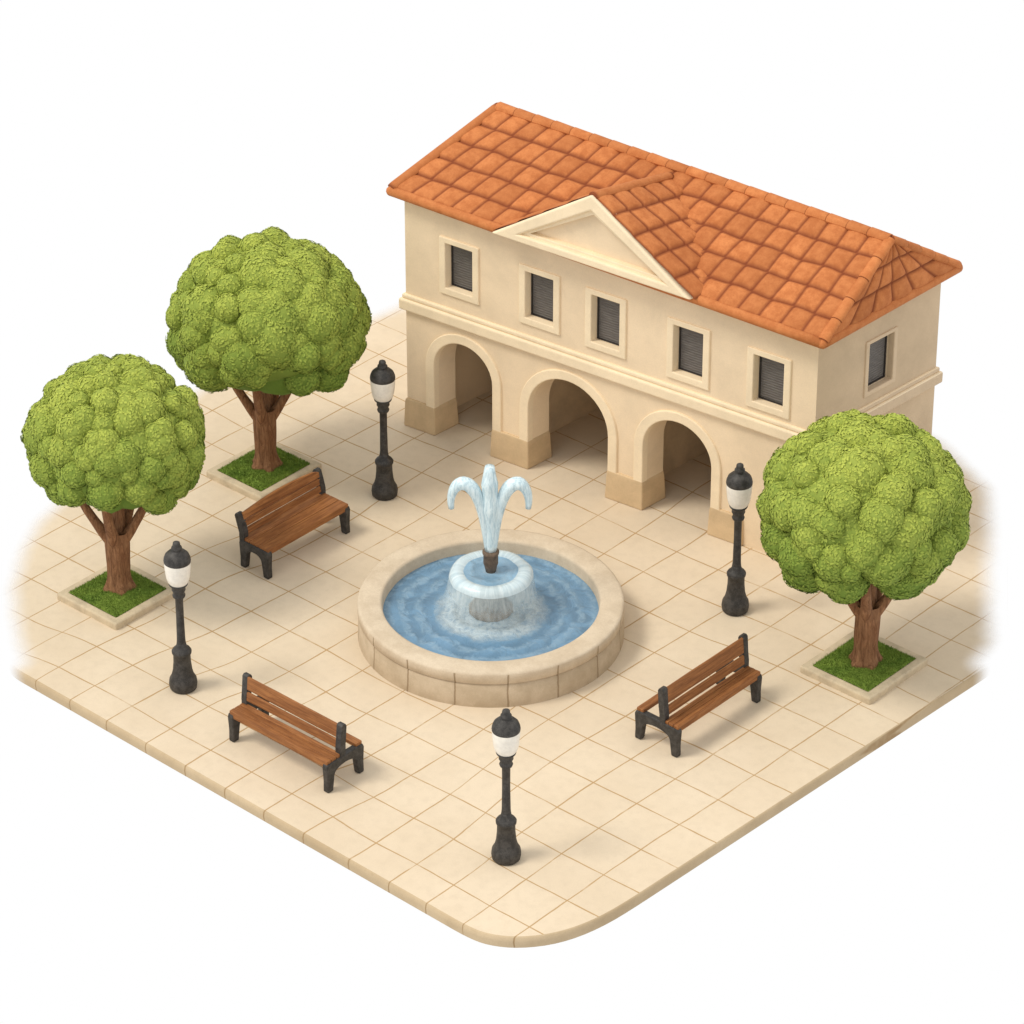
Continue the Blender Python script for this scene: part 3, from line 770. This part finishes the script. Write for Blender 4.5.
# ------------------------------------------------------------------ lamps
def lathe_thin(prof, *a): return lathe([(r*.86, z) for r, z in prof], *a)
def lamp(loc, label):
    rt = root('street_lamp', loc, label, 'street lamp', 'cast iron street lamps on the square')
    fin(lathe_thin([(0, 0), (.27, 0), (.30, .03), (.315, .12), (.30, .22), (.25, .30), (.215, .42), (.195, .60), (.19, .78), (.215, .80), (.22, .85), (.19, .89), (.14, .93), (.11, .98), (.105, 1.02), (0, 1.02)], 28, .012), 'base', M['iron'], rt, smooth=True)
    fin(lathe_thin([(.105, 1.0), (.095, 1.1), (.086, 1.6), (.088, 2.04), (.13, 2.06), (.145, 2.10), (.125, 2.14), (.13, 2.18), (.155, 2.22), (.15, 2.26), (.17, 2.31), (.205, 2.34), (.215, 2.37), (0, 2.37)], 24, .01), 'pole', M['iron'], rt, smooth=True)
    fin(lathe_thin([(.19, 2.36), (.235, 2.42), (.265, 2.52), (.28, 2.64), (.292, 2.76), (.292, 2.84), (.28, 2.88), (0, 2.88)], 32), 'globe', M['globe'], rt, smooth=True)
    cp = fin(lathe_thin([(.28, 2.835), (.295, 2.84), (.30, 2.87), (.292, 2.92), (.262, 2.99), (.20, 3.045), (.14, 3.075), (.11, 3.10), (.10, 3.12), (0, 3.12)], 32, .01), 'cap', M['iron'], rt, smooth=True)
    fin(lathe_thin([(.10, 3.09), (.12, 3.12), (.115, 3.16), (.075, 3.19), (.085, 3.22), (.075, 3.26), (.03, 3.285), (0, 3.29)], 20, .05), 'finial', M['iron'], cp, smooth=True)
    return rt
l0 = lamp((-8.96, .17, 0), 'black iron lamp with cream globe between the front left tree and the front left bench')
for loc, lab, sc in (((-.79, .20, 0), 'black iron lamp with cream globe alone on the paving near the front corner', .985),
                     ((-2.81, 9.20, 0), 'black iron lamp with cream globe between the building and the right tree', 1.02),
                     ((-10.84, 7.78, 0), 'black iron lamp with cream globe by the building, behind the bench with the arched backrest', .965)):
    c = copy_tree(l0); c.location = loc; c['label'] = lab; c.scale = (1, 1, sc); c.rotation_euler[2] = random.uniform(0, 6)

# ------------------------------------------------------------------ planting
def planter(cx, cy, hx, hy, label, seed):
    rt = root('tree_bed', (cx, cy, 0), label, 'tree bed', 'square stone-edged tree beds')
    rnd = random.Random(seed)
    bm = bmesh.new(); w = .19; h = .15
    o = [(-hx, -hy), (hx, -hy), (hx, hy), (-hx, hy)]; i = [(-hx+w, -hy+w), (hx-w, -hy+w), (hx-w, hy-w), (-hx+w, hy-w)]
    L = [[bm.verts.new((x, y, z)) for x, y in ring] for ring, z in ((o, 0.), (o, h), (i, h), (i, .02))]
    for a, b in zip(L, L[1:]):
        for k in range(4): bm.faces.new((a[k], a[(k+1) % 4], b[(k+1) % 4], b[k]))
    fin(bm, 'kerb', M['kerb_stone'], rt, bevel=.04, seg=3)
    bm = bmesh.new(); n = 16
    ax, ay = hx-w+.01, hy-w+.01
    V = [[bm.verts.new((-ax+2*ax*a/n, -ay+2*ay*b/n, .145+.05*(1-max(abs(2*a/n-1), abs(2*b/n-1))**3)+.012*noise.noise(Vector((a*.7, b*.7, seed))))) for b in range(n+1)] for a in range(n+1)]
    for a in range(n):
        for b in range(n): bm.faces.new((V[a][b], V[a+1][b], V[a+1][b+1], V[a][b+1]))
    for k in range(9000):
        x = rnd.uniform(-ax, ax)*1.01; y = rnd.uniform(-ay, ay)*1.01
        z = .14+.05*(1-max(abs(x/ax), abs(y/ay))**3) if max(abs(x/ax), abs(y/ay)) < 1 else .14
        a = rnd.uniform(0, 2*PI); hgt = rnd.uniform(.025, .06); le = rnd.uniform(-.03, .03); lf = rnd.uniform(-.03, .03)
        dx, dy = .008*math.cos(a), .008*math.sin(a)
        bm.faces.new([bm.verts.new(p) for p in ((x-dx, y-dy, z), (x+dx, y+dy, z), (x+le, y+lf, z+hgt))])
    fin(bm, 'turf', M['grass'], rt, recalc=False)['kind'] = 'stuff'
    return rt
planter(-12.16, 1.53, .84, .86, 'square bed with stone kerb and grass round the left tree', 1)
planter(-13.28, 6.76, .80, .90, 'square bed with stone kerb and grass round the tree behind the arched-back bench', 2)
planter(.31, 9.25, .84, .92, 'square bed with stone kerb and grass round the right tree', 3)

def leaf_shade(v, rnd, lobe):
    return 0
def tree(loc, cz, cx_off, a, b, label, seed, trunk_h, fork=True):
    """a: half width of the crown, b: half height, cz: height of its middle"""
    rnd = random.Random(seed)
    rt = root('broadleaf_tree', loc, label, 'tree', 'round-crowned trees on the square')
    # trunk
    bm = bmesh.new(); seg = 28; H = trunk_h; rings = []
    for k in range(15):
        f = k/14; z = .12+f*(H-.12); r = .215+.03*f
        fl = max(0, 1-f*3.4)
        ring = []
        for i in range(seg):
            an = i/seg*2*PI
            rr = r+fl**2*.13*(1+.55*math.sin(an*5+seed))+.015*noise.noise(Vector((math.cos(an)*2, math.sin(an)*2, z*2+seed)))
            rr += .010*math.sin(an*9+z*1.5)
            ring.append(bm.verts.new((rr*math.cos(an), rr*math.sin(an), z)))
        rings.append(ring)
    for x, y in zip(rings, rings[1:]):
        for i in range(seg): bm.faces.new((x[i], x[(i+1) % seg], y[(i+1) % seg], y[i]))
    # limbs: two opening sideways, one going on up, and a few more behind
    for ang, sp, up_, r0 in ((41.6, .8, 1.1, .115), (221.6, .8, 1.05, .115), (120, .2, 1.6, .17), (300, .75, 1.5, .13), (95, .8, 1.4, .12)):
        d = Vector((math.cos(math.radians(ang)), math.sin(math.radians(ang)), 0))
        P = bez([Vector((0, 0, H-.45)), d*.18+up*(H-.12), d*sp*.65+up*(H+.28), d*sp+up*(H+up_)], 10)
        tube(bm, P, [r0*(1.15-.06*i) for i in range(11)], 12, True, .12)
    fin(bm, 'trunk', M['bark'], rt, smooth=True)
    # crown: leaf clumps over an ellipsoid, each clump wrapped in small leaves
    C = Vector((RV.x*cx_off, RV.y*cx_off, cz)); lobes = []
    a *= .95; b *= .97
    N = 92; ga = PI*(3-math.sqrt(5))
    for i in range(N):
        y = 1-2*(i+.5)/N; r = math.sqrt(1-y*y); th = ga*i+seed
        d = Vector((r*math.cos(th), r*math.sin(th), y))
        d = (d+Vector([rnd.uniform(-.13, .13) for _ in range(3)])).normalized()
        if d.z < -.62 or (d.z < -.24 and d.dot(Vector((.665, -.747, 0))) > 0 and abs(d.dot(RV)+(.12 if cx_off < 0 else 0)*-1) < .33): continue
        lr = rnd.choice((rnd.uniform(.27, .40), rnd.uniform(.40, .60)))*a/2.0
        sc = rnd.uniform(.97, 1.05)
        lobes.append((C+Vector((d.x*(a-lr)*sc, d.y*(a-lr)*sc, d.z*(b-lr)*sc)), lr, d, rnd.uniform(-.16, .16)))
    for i in range(80):   # smaller tufts breaking up the big clumps
        y = rnd.uniform(-.55, 1); r = math.sqrt(1-y*y); th = rnd.uniform(0, 2*PI); d = Vector((r*math.cos(th), r*math.sin(th), y))
        if d.z < -.22 and d.dot(Vector((.665, -.747, 0))) > 0 and abs(d.dot(RV)) < .40: continue
        lr = rnd.uniform(.20, .32)*a/2; kk = rnd.uniform(.95, 1.0)
        lobes.append((C+Vector((d.x*(a-lr)*kk, d.y*(a-lr)*kk, d.z*(b-lr)*kk)), lr, d, rnd.uniform(-.10, .14)))
    for i in range(26):   # a few inner clumps to close the volume
        d = Vector([rnd.gauss(0, 1) for _ in range(3)]).normalized(); lr = rnd.uniform(.5, .7)*a/2
        lobes.append((C+Vector((d.x*a*.5, d.y*a*.5, max(d.z*b*.5, -b*.3))), lr, d, -.25))
    bm = bmesh.new(); la = bm.verts.layers.float_vector.new('leaf')
    def shade(p, d, off):  # shade painted into the leaf colour: darker low in the crown
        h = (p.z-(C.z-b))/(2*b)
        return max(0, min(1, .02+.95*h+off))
    res = bmesh.ops.create_icosphere(bm, subdivisions=5, radius=1, matrix=Matrix.Translation((0, 0, 0)))
    for v in res['verts']:
        d = v.co.normalized(); k = .875+.05*noise.noise(d*5+Vector((seed, 0, 0)))
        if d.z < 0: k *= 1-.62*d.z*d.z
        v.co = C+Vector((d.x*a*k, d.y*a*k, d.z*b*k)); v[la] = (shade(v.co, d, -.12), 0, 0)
    for c, lr, d, off in lobes:
        res = bmesh.ops.create_icosphere(bm, subdivisions=3, radius=lr, matrix=Matrix.Translation(c))
        for v in res['verts']:
            dd = v.co-c; k = 1+.10*noise.noise(v.co*4.5)+.05*noise.noise(v.co*13); v.co = c+dd*k
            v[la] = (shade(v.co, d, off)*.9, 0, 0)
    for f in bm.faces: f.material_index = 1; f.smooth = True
    near = {id(L): [(c2, r2*.94) for c2, r2, _, _ in lobes if c2 is not L[0] and (c2-L[0]).length < r2+L[1]] for L in lobes}
    core = (C, a*.875, Vector((0, 0, 1)), 0)
    for k in range(9000):
        n = Vector([rnd.gauss(0, 1) for _ in range(3)]).normalized()
        if n.z < -.1: continue
        kk = .88+.05*noise.noise(n*5+Vector((seed, 0, 0)))
        q = C+Vector((n.x*a*kk, n.y*a*kk, n.z*b*kk))
        nn = (n+Vector([rnd.gauss(0, .2) for _ in range(3)])).normalized()
        t1 = nn.cross(Vector([rnd.gauss(0, 1) for _ in range(3)])).normalized(); t2 = nn.cross(t1)
        sz = rnd.uniform(.028, .05); vv = [bm.verts.new(p) for p in (q-t1*sz, q+t2*sz*.6, q+t1*sz, q-t2*sz*.6)]
        sh = max(0, min(1, shade(q, n, -.06)+rnd.uniform(-.12, .12)))
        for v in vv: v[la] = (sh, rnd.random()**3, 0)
        bm.faces.new(vv)
    for LB in lobes[:-26]:
        c, lr, d, off = LB; nb = near[id(LB)]
        for k in range(int(1500*(lr/.5)**2)):
            n = Vector([rnd.gauss(0, 1) for _ in range(3)]).normalized()
            if n.dot(d) < -.25: continue
            q = c+n*lr*(1+.10*noise.noise((c+n*lr)*4.5))*rnd.uniform(.99, 1.022)
            skip = False
            for c2, r2 in nb:
                if (q-c2).length < r2: skip = True; break
            if skip: continue
            nn = (n+Vector([rnd.gauss(0, .17) for _ in range(3)])).normalized()
            t1 = nn.cross(Vector([rnd.gauss(0, 1) for _ in range(3)])).normalized(); t2 = nn.cross(t1)
            s = rnd.uniform(.028, .05); w = s*.6
            s_ = shade(q, d, off)+rnd.uniform(-.07, .07); ra = rnd.random()**3
            vs = [q-t1*s, q+t2*w+nn*.008, q+t1*s, q-t2*w+nn*.008]
            vv = [bm.verts.new(p) for p in vs]
            for v in vv: v[la] = (max(0, min(1, s_)), ra, 0)
            bm.faces.new(vv)
    fin(bm, 'crown', [M['leaf'], M['leaf_under']], rt, recalc=False)
    return rt
tree((-12.2, 1.62, 0), 3.50, .10, 1.85, 1.68, 'smallest round-crowned tree, at the left end of the paving', 11, 1.50)
tree((-13.27, 6.82, 0), 3.56, .12, 2.14, 1.80, 'rear left tree with the largest round green crown, behind the bench with arched backrest', 23, 1.55)
tree((.33, 9.25, 0), 3.60, -.20, 2.10, 1.82, 'right tree with round green crown, standing in front of the end of the building', 35, 1.50)

# ------------------------------------------------------------------ light, camera
w = bpy.data.worlds.new('World'); S.world = w; w.use_nodes = True
bg = w.node_tree.nodes['Background']; bg.inputs[0].default_value = (1, 1, 1, 1); bg.inputs[1].default_value = 1.0
sd = bpy.data.lights.new('sun', 'SUN'); sd.energy = 1.9; sd.angle = math.radians(18); sd.color = (1, .95, .86)
so = bpy.data.objects.new('sun', sd); COL.objects.link(so)
el = math.radians(56); tv = Vector((.56*math.cos(el), .83*math.cos(el), -math.sin(el)))
so.rotation_euler = tv.to_track_quat('-Z', 'Y').to_euler()
cd = bpy.data.cameras.new('camera'); co = bpy.data.objects.new('camera', cd); COL.objects.link(co); S.camera = co
cd.sensor_width = 36; cd.lens = 4196.56/1024*36; cd.clip_start = 1; cd.clip_end = 1000
co.location = (39.36342784, -44.9211328, 45.04313746)
d = Vector((-.56268449, .63448541, -.52991926)); r = Vector((.74817, .66351, 0)).normalized(); u = r.cross(d)
co.rotation_euler = Matrix((r, u, -d)).transposed().to_euler()
S.view_settings.view_transform = 'Standard'; S.view_settings.look = 'None'; S.view_settings.exposure = 0
S.cycles.transparent_max_bounces = 16
